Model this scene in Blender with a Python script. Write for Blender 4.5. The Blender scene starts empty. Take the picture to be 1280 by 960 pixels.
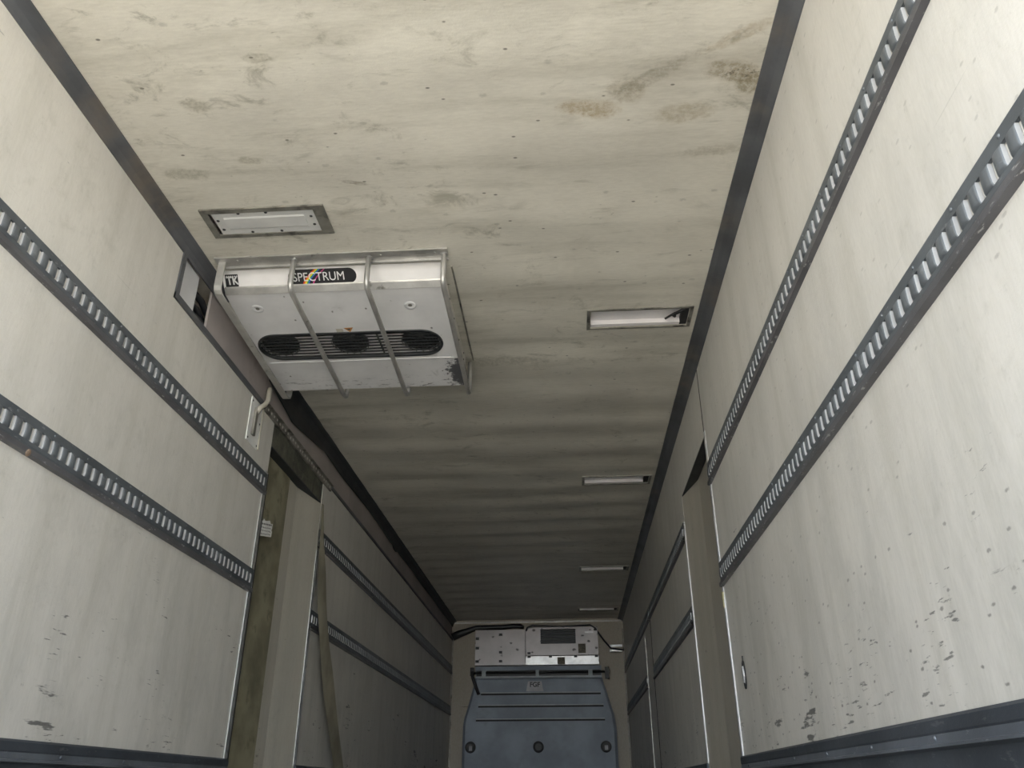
import bpy, bmesh, math, random
from mathutils import Vector, Matrix
random.seed(7)
S = bpy.context.scene
COL = S.collection

# ------------------------------------------------------------------ camera
YAW, PITCH, ROLL, FPX = math.radians(3.7919), math.radians(26.8248), math.radians(-0.1433), 1005.64
cam_d = bpy.data.cameras.new('camera')
cam = bpy.data.objects.new('camera', cam_d)
COL.objects.link(cam)
cam_d.sensor_fit = 'HORIZONTAL'
cam_d.sensor_width = 36.0
cam_d.lens = 36.0 * FPX / 1280.0
cam_d.clip_start = 0.02
fw = Vector((-math.sin(YAW) * math.cos(PITCH), math.cos(YAW) * math.cos(PITCH), math.sin(PITCH)))
rt = Vector((math.cos(YAW), math.sin(YAW), 0))
up = rt.cross(fw)
r2 = math.cos(ROLL) * rt + math.sin(ROLL) * up
u2 = -math.sin(ROLL) * rt + math.cos(ROLL) * up
cam.matrix_world = Matrix(((r2.x, u2.x, -fw.x, 0), (r2.y, u2.y, -fw.y, 0), (r2.z, u2.z, -fw.z, 0), (0, 0, 0, 1)))
S.camera = cam

# ------------------------------------------------------------------ daylight
W = bpy.data.worlds.new('overcast_daylight')
S.world = W
W.use_nodes = True
wn = W.node_tree
bg = wn.nodes['Background']
tc = wn.nodes.new('ShaderNodeTexCoord')
sp = wn.nodes.new('ShaderNodeSeparateXYZ')
cr = wn.nodes.new('ShaderNodeValToRGB')
wn.links.new(tc.outputs['Generated'], sp.inputs[0])
wn.links.new(sp.outputs['Z'], cr.inputs[0])
wn.links.new(cr.outputs[0], bg.inputs['Color'])
cr.color_ramp.elements[0].position = 0.0
cr.color_ramp.elements[0].color = (0.93, 0.98, 1.0, 1)
cr.color_ramp.elements[1].position = 0.6
cr.color_ramp.elements[1].color = (0.26, 0.32, 0.42, 1)
mid_el = cr.color_ramp.elements.new(0.22)
mid_el.color = (0.50, 0.56, 0.63, 1)
bg.inputs['Strength'].default_value = 2.3
sun_d = bpy.data.lights.new('sun', 'SUN')
sun_d.energy = 10.0
sun_d.angle = math.radians(0.6)
sun_d.color = (1.0, 0.92, 0.79)
sun = bpy.data.objects.new('sun', sun_d)
COL.objects.link(sun)
sun.rotation_euler = Vector((-0.45, -0.28, -0.85)).to_track_quat('-Z', 'Y').to_euler()

S.view_settings.view_transform = 'Standard'
S.view_settings.look = 'None'
S.view_settings.gamma = 1.0
S.view_settings.use_curve_mapping = False
S.view_settings.exposure = 1.80

# ------------------------------------------------------------------ dimensions
XL, XR, H = -1.659, 0.791, 2.2          # inner faces of side walls, ceiling height
Y0, Y1 = 0.05, 11.914                   # rear opening, front bulkhead wall
ZF = -0.42                              # load floor
D1, D2 = 4.17, 5.20                     # side door opening
REC = 0.062

# ------------------------------------------------------------------ helpers
class MB:
    def __init__(s):
        s.v, s.f, s.m, s.sm = [], [], [], []
    def add(s, vs, fs, mi=0, smooth=False):
        o = len(s.v)
        s.v += [tuple(v) for v in vs]
        for f in fs:
            s.f.append([i + o for i in f]); s.m.append(mi); s.sm.append(smooth)
        return s
    def box(s, x0, x1, y0, y1, z0, z1, mi=0):
        x0, x1 = sorted((x0, x1)); y0, y1 = sorted((y0, y1)); z0, z1 = sorted((z0, z1))
        vs = [(x, y, z) for x in (x0, x1) for y in (y0, y1) for z in (z0, z1)]
        return s.add(vs, [(0, 1, 3, 2), (4, 6, 7, 5), (0, 4, 5, 1), (2, 3, 7, 6), (0, 2, 6, 4), (1, 5, 7, 3)], mi)
    def obox(s, c, ax, ay, az, mi=0):   # oriented box: centre and three half-axis vectors
        c, ax, ay, az = map(Vector, (c, ax, ay, az))
        vs = [c + i * ax + j * ay + k * az for i in (-1, 1) for j in (-1, 1) for k in (-1, 1)]
        return s.add(vs, [(0, 1, 3, 2), (4, 6, 7, 5), (0, 4, 5, 1), (2, 3, 7, 6), (0, 2, 6, 4), (1, 5, 7, 3)], mi)
    def prism_x(s, prof, x0, x1, mi=0, smooth=False):   # closed (y,z) outline swept along x
        n = len(prof)
        vs = [(x0, y, z) for y, z in prof] + [(x1, y, z) for y, z in prof]
        fs = [(i, (i + 1) % n, n + (i + 1) % n, n + i) for i in range(n)]
        s.add(vs, fs, mi, smooth)
        return s.add(vs, [tuple(range(n))[::-1], tuple(range(n, 2 * n))], mi)
    def prism_y(s, prof, y0, y1, mi=0):                 # closed (x,z) outline swept along y
        n = len(prof)
        vs = [(x, y0, z) for x, z in prof] + [(x, y1, z) for x, z in prof]
        fs = [(i, (i + 1) % n, n + (i + 1) % n, n + i) for i in range(n)] + [tuple(range(n))[::-1], tuple(range(n, 2 * n))]
        return s.add(vs, fs, mi)
    def tube(s, pts, r, n=10, mi=0, cap=True):
        pts = [Vector(p) for p in pts]
        rs = r if isinstance(r, (list, tuple)) else [r] * len(pts)
        rings = []
        t0 = (pts[1] - pts[0]).normalized()
        a = t0.orthogonal().normalized()
        for i, p in enumerate(pts):
            t = ((pts[min(i + 1, len(pts) - 1)] - pts[max(i - 1, 0)])).normalized()
            a = (a - t * a.dot(t)).normalized()
            b = t.cross(a)
            rings.append([p + rs[i] * (math.cos(2 * math.pi * k / n) * a + math.sin(2 * math.pi * k / n) * b) for k in range(n)])
        vs = [v for ring in rings for v in ring]
        fs = [(i * n + k, i * n + (k + 1) % n, (i + 1) * n + (k + 1) % n, (i + 1) * n + k) for i in range(len(pts) - 1) for k in range(n)]
        s.add(vs, fs, mi, True)
        if cap:
            s.add(rings[0], [tuple(range(n))[::-1]], mi); s.add(rings[-1], [tuple(range(n))], mi)
        return s
    def cyl(s, p0, p1, r, n=20, mi=0):
        return s.tube([p0, p1], r, n, mi)
    def disc_dome(s, c, nrm, r, h, n=16, mi=0):
        c, nrm = Vector(c), Vector(nrm).normalized()
        a = nrm.orthogonal().normalized(); b = nrm.cross(a)
        vs, K = [], 4
        for j in range(K):
            t = j / K * math.pi / 2
            for k in range(n):
                w = 2 * math.pi * k / n
                vs.append(c + (r * math.cos(t)) * (math.cos(w) * a + math.sin(w) * b) + nrm * h * math.sin(t))
        vs.append(c + nrm * h)
        fs = [(j * n + k, j * n + (k + 1) % n, (j + 1) * n + (k + 1) % n, (j + 1) * n + k) for j in range(K - 1) for k in range(n)]
        fs += [((K - 1) * n + k, (K - 1) * n + (k + 1) % n, K * n) for k in range(n)]
        return s.add(vs, fs, mi, True)
    def build(s, name, mats, parent=None, origin=None, bevel=0, fixn=True):
        me = bpy.data.meshes.new(name)
        if parent is not None:
            base = Vector(parent['_o']) if '_o' in parent else Vector((0, 0, 0))
            loc = Vector((0, 0, 0))
        else:
            if origin is None:
                xs, ys, zs = zip(*s.v)
                origin = ((min(xs) + max(xs)) / 2, (min(ys) + max(ys)) / 2, min(zs))
            base = loc = Vector(origin)
        me.from_pydata([tuple(Vector(v) - base) for v in s.v], [], s.f)
        for m in (mats if isinstance(mats, (list, tuple)) else [mats]):
            me.materials.append(m)
        for p, mi, sm in zip(me.polygons, s.m, s.sm):
            p.material_index = mi; p.use_smooth = sm
        if fixn:
            bm = bmesh.new(); bm.from_mesh(me)
            bmesh.ops.remove_doubles(bm, verts=bm.verts, dist=1e-6)
            bmesh.ops.recalc_face_normals(bm, faces=bm.faces)
            bm.to_mesh(me); bm.free()
        o = bpy.data.objects.new(name, me)
        COL.objects.link(o)
        o.location = loc
        if parent is not None:
            o.parent = parent; o['_o'] = tuple(base)
        else:
            o['_o'] = tuple(base)
        if bevel:
            b = o.modifiers.new('bevel', 'BEVEL'); b.width = bevel; b.segments = 2; b.limit_method = 'ANGLE'; b.angle_limit = math.radians(40)
        return o

def tag(o, label=None, cat=None, group=None, kind=None):
    if label: o['label'] = label
    if cat: o['category'] = cat
    if group: o['group'] = group
    if kind: o['kind'] = kind
    return o

def empty(name, loc, label, cat, group=None, kind=None):
    o = bpy.data.objects.new(name, None)
    o.empty_display_size = 0.05
    COL.objects.link(o)
    o.location = loc
    o['_o'] = tuple(loc)
    return tag(o, label, cat, group, kind)

def copy_tree(o, parent=None):
    c = o.copy(); COL.objects.link(c)
    if parent is not None: c.parent = parent
    for ch in [k for k in bpy.data.objects if k.parent == o]:
        copy_tree(ch, c)
    return c

def each(name, mat, parent, makers, bevel=0):
    for mk in makers:
        m_ = MB(); mk(m_); m_.build(name, mat, parent, bevel=bevel)

def struct(o):
    o['kind'] = 'structure'
    return o

# ------------------------------------------------------------------ materials
class NT:
    def __init__(s, name):
        s.m = bpy.data.materials.new(name); s.m.use_nodes = True
        s.t = s.m.node_tree; s.b = s.t.nodes['Principled BSDF']
        g = s.t.nodes.new('ShaderNodeNewGeometry'); s.pos = g.outputs['Position']
    def put(s, sock, v):
        if isinstance(v, bpy.types.NodeSocket): s.t.links.new(v, sock)
        elif isinstance(v, tuple) and len(v) == 3 and sock.type == 'RGBA': sock.default_value = (*v, 1)
        else: sock.default_value = v
    def math(s, op, a, b=0.0, c=0.0, clamp=False):
        n = s.t.nodes.new('ShaderNodeMath'); n.operation = op; n.use_clamp = clamp
        for i, v in enumerate((a, b, c)): s.put(n.inputs[i], v)
        return n.outputs[0]
    def map(s, scale=(1, 1, 1), loc=(0, 0, 0), rot=(0, 0, 0), vec=None):
        n = s.t.nodes.new('ShaderNodeMapping'); s.put(n.inputs['Vector'], vec or s.pos)
        n.inputs['Scale'].default_value = scale; n.inputs['Location'].default_value = loc; n.inputs['Rotation'].default_value = rot
        return n.outputs[0]
    def noise(s, scale, detail=4, rough=0.55, vec=None, dist=0.0):
        n = s.t.nodes.new('ShaderNodeTexNoise'); s.put(n.inputs['Vector'], vec or s.pos)
        n.inputs['Scale'].default_value = scale; n.inputs['Detail'].default_value = detail
        n.inputs['Roughness'].default_value = rough; n.inputs['Distortion'].default_value = dist
        return n.outputs[0]
    def voro(s, scale, vec=None):
        n = s.t.nodes.new('ShaderNodeTexVoronoi'); s.put(n.inputs['Vector'], vec or s.pos); n.inputs['Scale'].default_value = scale
        return n.outputs['Distance'], n.outputs['Color']
    def ramp(s, v, a, b, lo=0.0, hi=1.0):
        n = s.t.nodes.new('ShaderNodeMapRange'); n.interpolation_type = 'SMOOTHSTEP'
        s.put(n.inputs[0], v)
        for i, q in enumerate((a, b, lo, hi)): n.inputs[i + 1].default_value = q
        return n.outputs[0]
    def mix(s, fac, a, b, mode='MIX'):
        n = s.t.nodes.new('ShaderNodeMix'); n.data_type = 'RGBA'; n.blend_type = mode
        s.put(n.inputs[0], fac); s.put(n.inputs[6], a); s.put(n.inputs[7], b)
        return n.outputs[2]
    def sep(s, v=None):
        n = s.t.nodes.new('ShaderNodeSeparateXYZ'); s.put(n.inputs[0], v or s.pos)
        return n.outputs
    def bump(s, h, strength, dist=0.01):
        n = s.t.nodes.new('ShaderNodeBump'); s.put(n.inputs['Height'], h)
        n.inputs['Strength'].default_value = strength; n.inputs['Distance'].default_value = dist
        s.t.links.new(n.outputs[0], s.b.inputs['Normal'])
    def out(s, col=None, rough=None, metal=None, spec=None):
        if col is not None: s.put(s.b.inputs['Base Color'], col)
        if rough is not None: s.put(s.b.inputs['Roughness'], rough)
        if metal is not None: s.put(s.b.inputs['Metallic'], metal)
        if spec is not None: s.put(s.b.inputs['Specular IOR Level'], spec)
        return s.m

def simple(name, col, rough=0.5, metal=0.0, var=0.12, nscale=8, bump=0.0, bscale=60, dark=None, dth=(0.6, 0.7), dscale=25):
    n = NT(name)
    v = n.noise(nscale, 4)
    c = n.mix(n.ramp(v, 0.3, 0.7), tuple(k * (1 - var) for k in col), tuple(min(1, k * (1 + var)) for k in col))
    if dark:
        c = n.mix(n.ramp(n.noise(dscale, 5, 0.6), *dth), c, dark)
    if bump: n.bump(n.noise(bscale, 3), bump)
    return n.out(c, rough, metal)

def grp_wall(name, base, scuff=1.0, gx=0.0):
    n = NT(name)
    z = n.sep()[2]; y = n.sep()[1]
    big = n.noise(1.3, 4)
    c = n.mix(n.ramp(big, 0.3, 0.7), tuple(k * 0.93 for k in base), tuple(min(1, k * 1.05) for k in base))
    # vertical grime streaks
    st = n.noise(1.0, 5, 0.6, n.map((1, 9, 0.55)))
    c = n.mix(n.ramp(st, 0.42, 0.75, 0, 0.34), c, tuple(k * q for k, q in zip(base, (0.66, 0.66, 0.61))))
    # blotches
    bl = n.noise(5, 8, 0.72, dist=0.4)
    c = n.mix(n.ramp(bl, 0.54, 0.74, 0, 0.30), c, (0.34, 0.33, 0.28))
    gr_ = n.noise(1.0, 7, 0.7, n.map((1, 4.5, 1.6), (7, 3, 1)), 0.5)
    c = n.mix(n.math('MULTIPLY', n.ramp(gr_, 0.42, 0.66), n.ramp(z, 1.9, 0.2, 0.08, 0.30)), c, (0.36, 0.36, 0.33))
    sm = n.noise(30, 6, 0.75)
    c = n.mix(n.ramp(sm, 0.58, 0.72, 0, 0.20), c, (0.25, 0.24, 0.20))
    # ragged dark scuffs drawn along the truck, gathered in patches and mostly low down
    lowm = n.ramp(z, 1.15, 0.05, 0.0, 1.0)
    for k, (sy, sz, th, amt) in enumerate(((4.5, 30, 0.66, 0.80), (11, 75, 0.665, 0.75))):
        sn = n.noise(1.0, 4, 0.62, n.map((1, sy, sz), (3.1 * k, 1.7 * k, 0.3), (0.06 * (k * 2 - 1), 0, 0)))
        clus = n.noise(1.0, 2, 0.5, n.map((1, 2.6, 2.6), (k * 4.0, 5, 2)))
        gate = n.math('ADD', n.math('MULTIPLY', lowm, 0.115 * scuff), n.ramp(clus, 0.40, 0.70, -0.10, 0.045))
        f = n.math('MULTIPLY', n.ramp(n.math('ADD', sn, gate), th + 0.060, th + 0.130), amt)
        c = n.mix(f, c, (0.035, 0.035, 0.035))
    for k, (sc_, keep) in enumerate(((11, 0.90), (24, 0.93))):
        d, col = n.voro(sc_, n.map((1, 0.7, 1.5), (k, k, k)))
        on = n.math('GREATER_THAN', n.sep(col)[0], keep)
        spot = n.ramp(n.math('ADD', d, n.math('MULTIPLY', n.noise(50, 4, 0.7), 0.35)), 0.36, 0.24)
        c = n.mix(n.math('MULTIPLY', n.math('MULTIPLY', spot, on), n.math('ADD', 0.25, n.math('MULTIPLY', lowm, 0.5))), c, (0.10, 0.09, 0.08))
    # faint long scratches
    d2 = n.noise(1.0, 2, 0.5, n.map((1, 2.0, 90), (0, 0, 0), (0.35, 0, 0)))
    c = n.mix(n.ramp(d2, 0.74, 0.80, 0, 0.22), c, (0.20, 0.20, 0.19))
    # fine fibre texture
    fine = n.noise(160, 3)
    weave = n.noise(1.0, 3, 0.6, n.map((60, 160, 30)))
    c = n.mix(0.045, c, n.mix(n.ramp(weave, 0.3, 0.7), (0.15, 0.15, 0.15), (0.9, 0.9, 0.9)))
    n.bump(n.math('ADD', n.math('MULTIPLY', fine, 0.35), n.math('MULTIPLY', n.noise(7, 3), 0.8)), 0.35, 0.006)
    return n.out(c, 0.42, 0.0, 0.35)

def ceiling_mat():
    n = NT('stained_cream_ceiling')
    base = (0.70, 0.67, 0.59)
    c = n.mix(n.ramp(n.noise(1.6, 5), 0.3, 0.72), tuple(k * 0.88 for k in base), tuple(k * 1.07 for k in base))
    # grime drawn out across the roof
    st = n.noise(1.0, 6, 0.62, n.map((0.9, 6.5, 1)), 0.3)
    c = n.mix(n.ramp(st, 0.45, 0.72, 0, 0.40), c, (0.33, 0.31, 0.245))
    st2 = n.noise(1.0, 6, 0.7, n.map((3, 16, 1), (4, 1, 0)), 0.3)
    c = n.mix(n.ramp(st2, 0.58, 0.75, 0, 0.40), c, (0.26, 0.245, 0.19))
    # mildew freckles
    d, col = n.voro(9.0, n.map((1, 1.6, 1)))
    sp_ = n.math('MULTIPLY', n.ramp(n.math('ADD', d, n.math('MULTIPLY', n.noise(70, 3), 0.25)), 0.30, 0.18), n.math('GREATER_THAN', n.sep(col)[0], 0.72))
    c = n.mix(n.math('MULTIPLY', sp_, 0.28), c, (0.13, 0.13, 0.10))
    d, col = n.voro(30.0, n.map((0.7, 1.3, 1)))
    sp_ = n.math('MULTIPLY', n.ramp(d, 0.22, 0.10), n.math('GREATER_THAN', n.sep(col)[0], 0.965))
    c = n.mix(n.math('MULTIPLY', sp_, 0.8), c, (0.08, 0.07, 0.055))
    # water stains with shapes of their own
    xyz = n.sep()
    wob = n.noise(12, 7, 0.72, dist=0.3)
    grain = n.ramp(n.noise(45, 6, 0.75), 0.38, 0.60, 0.35, 1.0)
    for (sx, sy, rx, ry, ang, col, amt) in (
        (0.14, 2.165, 0.10, 0.042, 0.10, (0.36, 0.28, 0.16), 0.75),
        (0.27, 2.085, 0.07, 0.05, 0.3, (0.30, 0.25, 0.16), 0.50),
        (0.37, 2.02, 0.17, 0.035, -0.55, (0.30, 0.27, 0.21), 0.65),
        (0.62, 1.88, 0.13, 0.025, -0.5, (0.34, 0.26, 0.14), 0.45),
        (0.635, 2.03, 0.10, 0.045, 0.2, (0.24, 0.19, 0.11), 0.75),
        (0.70, 2.08, 0.055, 0.05, 0.0, (0.22, 0.18, 0.10), 0.75),
        (0.48, 2.21, 0.11, 0.045, -0.1, (0.38, 0.33, 0.23), 0.65),
        (0.62, 2.41, 0.13, 0.028, -0.1, (0.34, 0.31, 0.24), 0.55),
        (-1.27, 2.05, 0.06, 0.03, 0.1, (0.24, 0.22, 0.15), 0.55),
        (-0.98, 1.86, 0.05, 0.02, 0.1, (0.24, 0.22, 0.15), 0.5),
        (-1.45, 2.40, 0.09, 0.035, 0.1, (0.26, 0.25, 0.18), 0.55),
        (-1.18, 2.34, 0.05, 0.02, 0.1, (0.24, 0.22, 0.15), 0.5),
        (-0.36, 4.05, 0.30, 0.06, 0.05, (0.16, 0.15, 0.11), 0.45),
        (-0.80, 2.50, 0.05, 0.012, 0.3, (0.16, 0.12, 0.08), 0.6)):
        dx = n.math('SUBTRACT', xyz[0], sx); dy = n.math('SUBTRACT', xyz[1], sy)
        ca, sa = math.cos(ang), math.sin(ang)
        u = n.math('DIVIDE', n.math('ADD', n.math('MULTIPLY', dx, ca), n.math('MULTIPLY', dy, sa)), rx)
        v = n.math('DIVIDE', n.math('SUBTRACT', n.math('MULTIPLY', dy, ca), n.math('MULTIPLY', dx, sa)), ry)
        r = n.math('SQRT', n.math('ADD', n.math('MULTIPLY', u, u), n.math('MULTIPLY', v, v)))
        r = n.math('ADD', r, n.math('MULTIPLY', n.math('SUBTRACT', wob, 0.5), 2.0))
        c = n.mix(n.math('MULTIPLY', n.math('MULTIPLY', n.ramp(r, 1.20, 0.62), grain), amt), c, col)
    # black mould speck cluster in the dark stain
    dx = n.math('SUBTRACT', xyz[0], 0.655); dy = n.math('SUBTRACT', xyz[1], 2.035)
    r = n.math('SQRT', n.math('ADD', n.math('MULTIPLY', n.math('MULTIPLY', dx, dx), 120), n.math('MULTIPLY', n.math('MULTIPLY', dy, dy), 900)))
    f = n.math('MULTIPLY', n.ramp(r, 1.2, 0.2), n.ramp(n.noise(75, 4, 0.7), 0.52, 0.62))
    c = n.mix(n.math('MULTIPLY', f, 0.75), c, (0.05, 0.045, 0.03))
    fine = n.noise(120, 3)
    weave = n.noise(1.0, 3, 0.6, n.map((25, 110, 1)))
    c = n.mix(0.06, c, n.mix(n.ramp(weave, 0.3, 0.7), (0.1, 0.1, 0.1), (0.9, 0.9, 0.85)))
    mm = n.noise(1.0, 8, 0.75, n.map((5, 9, 1), (9, 2, 0)), 0.6)
    c = n.mix(n.math('MULTIPLY', n.ramp(mm, 0.53, 0.70, 0, 0.6), n.ramp(n.noise(1.1, 3), 0.38, 0.60)), c, (0.22, 0.21, 0.16))
    mo = n.noise(1.0, 7, 0.75, n.map((22, 45, 1), (1, 7, 0)), 0.3)
    c = n.mix(n.math('MULTIPLY', n.ramp(mo, 0.61, 0.70, 0, 0.65), n.ramp(n.noise(1.7, 3, vec=n.map((1, 1, 1), (3, 8, 0))), 0.50, 0.68)), c, (0.12, 0.105, 0.08))
    n.bump(n.math('ADD', n.math('MULTIPLY', fine, 0.3), n.math('MULTIPLY', weave, 0.5)), 0.3, 0.004)
    return n.out(c, 0.45, 0.0, 0.35)

def rail_mat(name, col, wear):
    n = NT(name)
    c = n.mix(n.ramp(n.noise(5, 4), 0.3, 0.7), tuple(k * 0.8 for k in col), tuple(k * 1.2 for k in col))
    ch = n.ramp(n.noise(1.0, 5, 0.7, n.map((60, 18, 60))), 0.60, 0.68)
    c = n.mix(n.math('MULTIPLY', ch, wear), c, (0.50, 0.50, 0.49))
    n.bump(n.noise(1.0, 4, 0.7, n.map((80, 40, 80))), 0.25, 0.003)
    return n.out(c, 0.42, 0.35)

M = {}
M['wall'] = grp_wall('white_fibreglass_wall', (0.655, 0.63, 0.58))
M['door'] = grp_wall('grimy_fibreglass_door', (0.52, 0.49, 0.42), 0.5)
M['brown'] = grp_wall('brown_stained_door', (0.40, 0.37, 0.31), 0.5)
M['olive'] = simple('olive_stained_post', (0.25, 0.23, 0.155), 0.6, 0, 0.3, 5, dark=(0.13, 0.12, 0.08), dscale=9, dth=(0.55, 0.75))
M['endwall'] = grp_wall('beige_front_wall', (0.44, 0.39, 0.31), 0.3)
M['ceil'] = ceiling_mat()
M['trim'] = simple('dark_grey_cove_trim', (0.115, 0.12, 0.13), 0.45, 0.3, 0.25, 4, 0.1, dark=(0.19, 0.165, 0.14), dscale=3, dth=(0.5, 0.8))
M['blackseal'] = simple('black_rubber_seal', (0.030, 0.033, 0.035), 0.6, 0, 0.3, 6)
M['seam'] = simple('dark_seam', (0.035, 0.035, 0.035), 0.7)
M['rail'] = rail_mat('dark_grey_rail_steel', (0.125, 0.14, 0.155), 0.35)
M['rung'] = rail_mat('worn_rung_steel', (0.15, 0.165, 0.18), 0.15)
M['slotedge'] = simple('bare_lit_slot_edge', (0.55, 0.56, 0.57), 0.4, 0.2, 0.1)  # bare metal, its lit look put into the colour
M['lip'] = rail_mat('scuffed_rail_lip', (0.13, 0.13, 0.14), 0.75)
M['kick'] = rail_mat('dark_kick_rail', (0.075, 0.085, 0.10), 0.15)
M['kicklight'] = rail_mat('worn_kick_rail', (0.15, 0.165, 0.19), 0.3)
M['alu'] = simple('brushed_aluminium', (0.62, 0.62, 0.62), 0.32, 0.85, 0.12, 12, 0.1, dark=(0.25, 0.24, 0.23), dscale=14, dth=(0.62, 0.75))
M['steel'] = simple('dull_stainless', (0.50, 0.49, 0.47), 0.38, 0.6, 0.15, 9, 0.1, dark=(0.16, 0.15, 0.13), dscale=12, dth=(0.62, 0.75))
M['framemetal'] = simple('grimy_frame_metal', (0.27, 0.26, 0.23), 0.5, 0.5, 0.25, 9, dark=(0.09, 0.085, 0.075), dscale=10, dth=(0.5, 0.7))
M['white'] = simple('white_plate', (0.66, 0.66, 0.67), 0.4, 0, 0.05, 6)
M['duct'] = simple('mauve_grey_board', (0.40, 0.36, 0.345), 0.55, 0, 0.12, 2.5, 0.1, dark=(0.27, 0.22, 0.20), dscale=3, dth=(0.58, 0.8))
M['black'] = simple('black_plastic', (0.018, 0.018, 0.020), 0.45)
M['hose'] = simple('black_hose', (0.02, 0.021, 0.024), 0.38)
M['grille'] = simple('black_grille_wire', (0.03, 0.032, 0.034), 0.35, 0.3)
M['fan'] = simple('dark_fan_shroud', (0.045, 0.05, 0.05), 0.5)
M['cable'] = simple('cream_cable', (0.50, 0.47, 0.40), 0.5)
M['reflector'] = simple('white_reflector', (0.86, 0.83, 0.84), 0.25, 0.0, 0.03)
M['diffuser'] = simple('grey_white_diffuser', (0.60, 0.60, 0.59), 0.35, 0, 0.05)
M['bulk'] = simple('blue_grey_bulkhead', (0.29, 0.335, 0.40), 0.5, 0, 0.18, 2.2, 0.1, dark=(0.25, 0.28, 0.32), dscale=4, dth=(0.55, 0.8))
M['scrimgrey'] = simple('bulkhead_edge', (0.42, 0.46, 0.48), 0.5)
M['dimlabel'] = simple('pale_grey_label', (0.50, 0.50, 0.52), 0.4)
M['brownlabel'] = simple('brown_label', (0.16, 0.14, 0.10), 0.6, 0, 0.4, 60)
M['paper'] = simple('white_paper_label', (0.72, 0.72, 0.70), 0.6)
M['ink'] = simple('grey_ink', (0.08, 0.08, 0.085), 0.6)
M['letter'] = simple('white_lettering', (0.75, 0.75, 0.74), 0.4)
M['orange'] = simple('orange_label', (0.50, 0.22, 0.05), 0.5)
M['clip'] = simple('yellowed_tag', (0.45, 0.42, 0.24), 0.6)
M['rust'] = simple('rusty_brown', (0.24, 0.17, 0.12), 0.7, 0, 0.4, 40)
for k, c in dict(red=(0.70, 0.04, 0.02), amber=(0.85, 0.35, 0.02), yellow=(0.80, 0.70, 0.05), green=(0.04, 0.35, 0.08), blue=(0.04, 0.12, 0.55), pink=(0.55, 0.05, 0.22)).items():
    M[k] = simple('stripe_' + k, c, 0.4, 0, 0.03)
M['ground'] = simple('pale_concrete_yard', (0.40, 0.385, 0.35), 0.85, 0, 0.15, 1.2)
M['floor'] = simple('worn_load_floor', (0.33, 0.31, 0.28), 0.6, 0, 0.3, 3, 0.2)

def white_housing():
    n = NT('scuffed_white_housing')
    base = (0.72, 0.715, 0.72)
    c = n.mix(n.ramp(n.noise(4, 4), 0.3, 0.7), tuple(k * 0.9 for k in base), tuple(k * 1.06 for k in base))
    c = n.mix(n.ramp(n.noise(9, 6, 0.7, dist=0.5), 0.60, 0.76, 0, 0.4), c, (0.26, 0.26, 0.25))
    d, col = n.voro(17.0, n.map((1.4, 1, 1)))
    f = n.math('MULTIPLY', n.ramp(n.math('ADD', d, n.math('MULTIPLY', n.noise(60, 3), 0.2)), 0.26, 0.16), n.math('GREATER_THAN', n.sep(col)[0], 0.74))
    c = n.mix(n.math('MULTIPLY', f, 0.85), c, (0.09, 0.085, 0.075))
    x, y, _ = n.sep()
    # scraped corner at the rear right
    dx = n.math('DIVIDE', n.math('SUBTRACT', x, -0.525), 0.085); dy = n.math('DIVIDE', n.math('SUBTRACT', y, 3.88), 0.17)
    r = n.math('SQRT', n.math('ADD', n.math('MULTIPLY', dx, dx), n.math('MULTIPLY', dy, dy)))
    r = n.math('ADD', r, n.math('MULTIPLY', n.math('SUBTRACT', n.noise(34, 7, 0.78), 0.5), 3.4))
    c = n.mix(n.ramp(r, 1.0, 0.80, 0, 0.9), c, (0.035, 0.037, 0.045))
    # scuffs along the rear lip
    f = n.math('MULTIPLY', n.ramp(n.noise(1.0, 5, 0.7, n.map((14, 60, 40))), 0.56, 0.64), n.ramp(y, 3.80, 4.0))
    c = n.mix(n.math('MULTIPLY', f, 0.8), c, (0.06, 0.06, 0.065))
    n.bump(n.noise(8, 3), 0.12, 0.01)
    return n.out(c, 0.35)
M['housing'] = white_housing()
M['facewhite'] = simple('white_face_panel', (0.86, 0.84, 0.83), 0.35, 0, 0.03)
def scratched_white():
    n = NT('scratched_white_metal')
    base = (0.50, 0.47, 0.47)
    c = n.mix(n.ramp(n.noise(5, 4), 0.3, 0.7), tuple(k * 0.85 for k in base), base)
    d, col = n.voro(9.0, n.map((1, 1, 1.5)))
    f = n.math('MULTIPLY', n.ramp(n.math('ADD', d, n.math('MULTIPLY', n.noise(30, 3), 0.45)), 0.50, 0.36), n.math('GREATER_THAN', n.sep(col)[0], 0.45))
    c = n.mix(n.math('MULTIPLY', f, 0.85), c, (0.05, 0.045, 0.045))
    return n.out(c, 0.35, 0.3)
M['scratched'] = scratched_white()
def mottled_header():
    n = NT('mottled_dark_header')
    c = n.mix(n.ramp(n.noise(8, 6, 0.7, dist=0.6), 0.35, 0.7), (0.055, 0.058, 0.045), (0.15, 0.145, 0.11))
    c = n.mix(n.ramp(n.noise(26, 5, 0.7), 0.66, 0.72), c, (0.33, 0.31, 0.25))
    n.bump(n.noise(18, 4), 0.5, 0.01)
    return n.out(c, 0.6)
M['header'] = mottled_header()

# ------------------------------------------------------------------ setting
g = MB(); g.box(-40, 40, -40, 50, -1.62, -1.5)
struct(g.build('ground', M['ground']))
fl = MB(); fl.box(-1.86, 0.99, Y0, Y1 + 0.1, ZF - 0.14, ZF)
struct(fl.build('floor', M['floor']))

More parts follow.
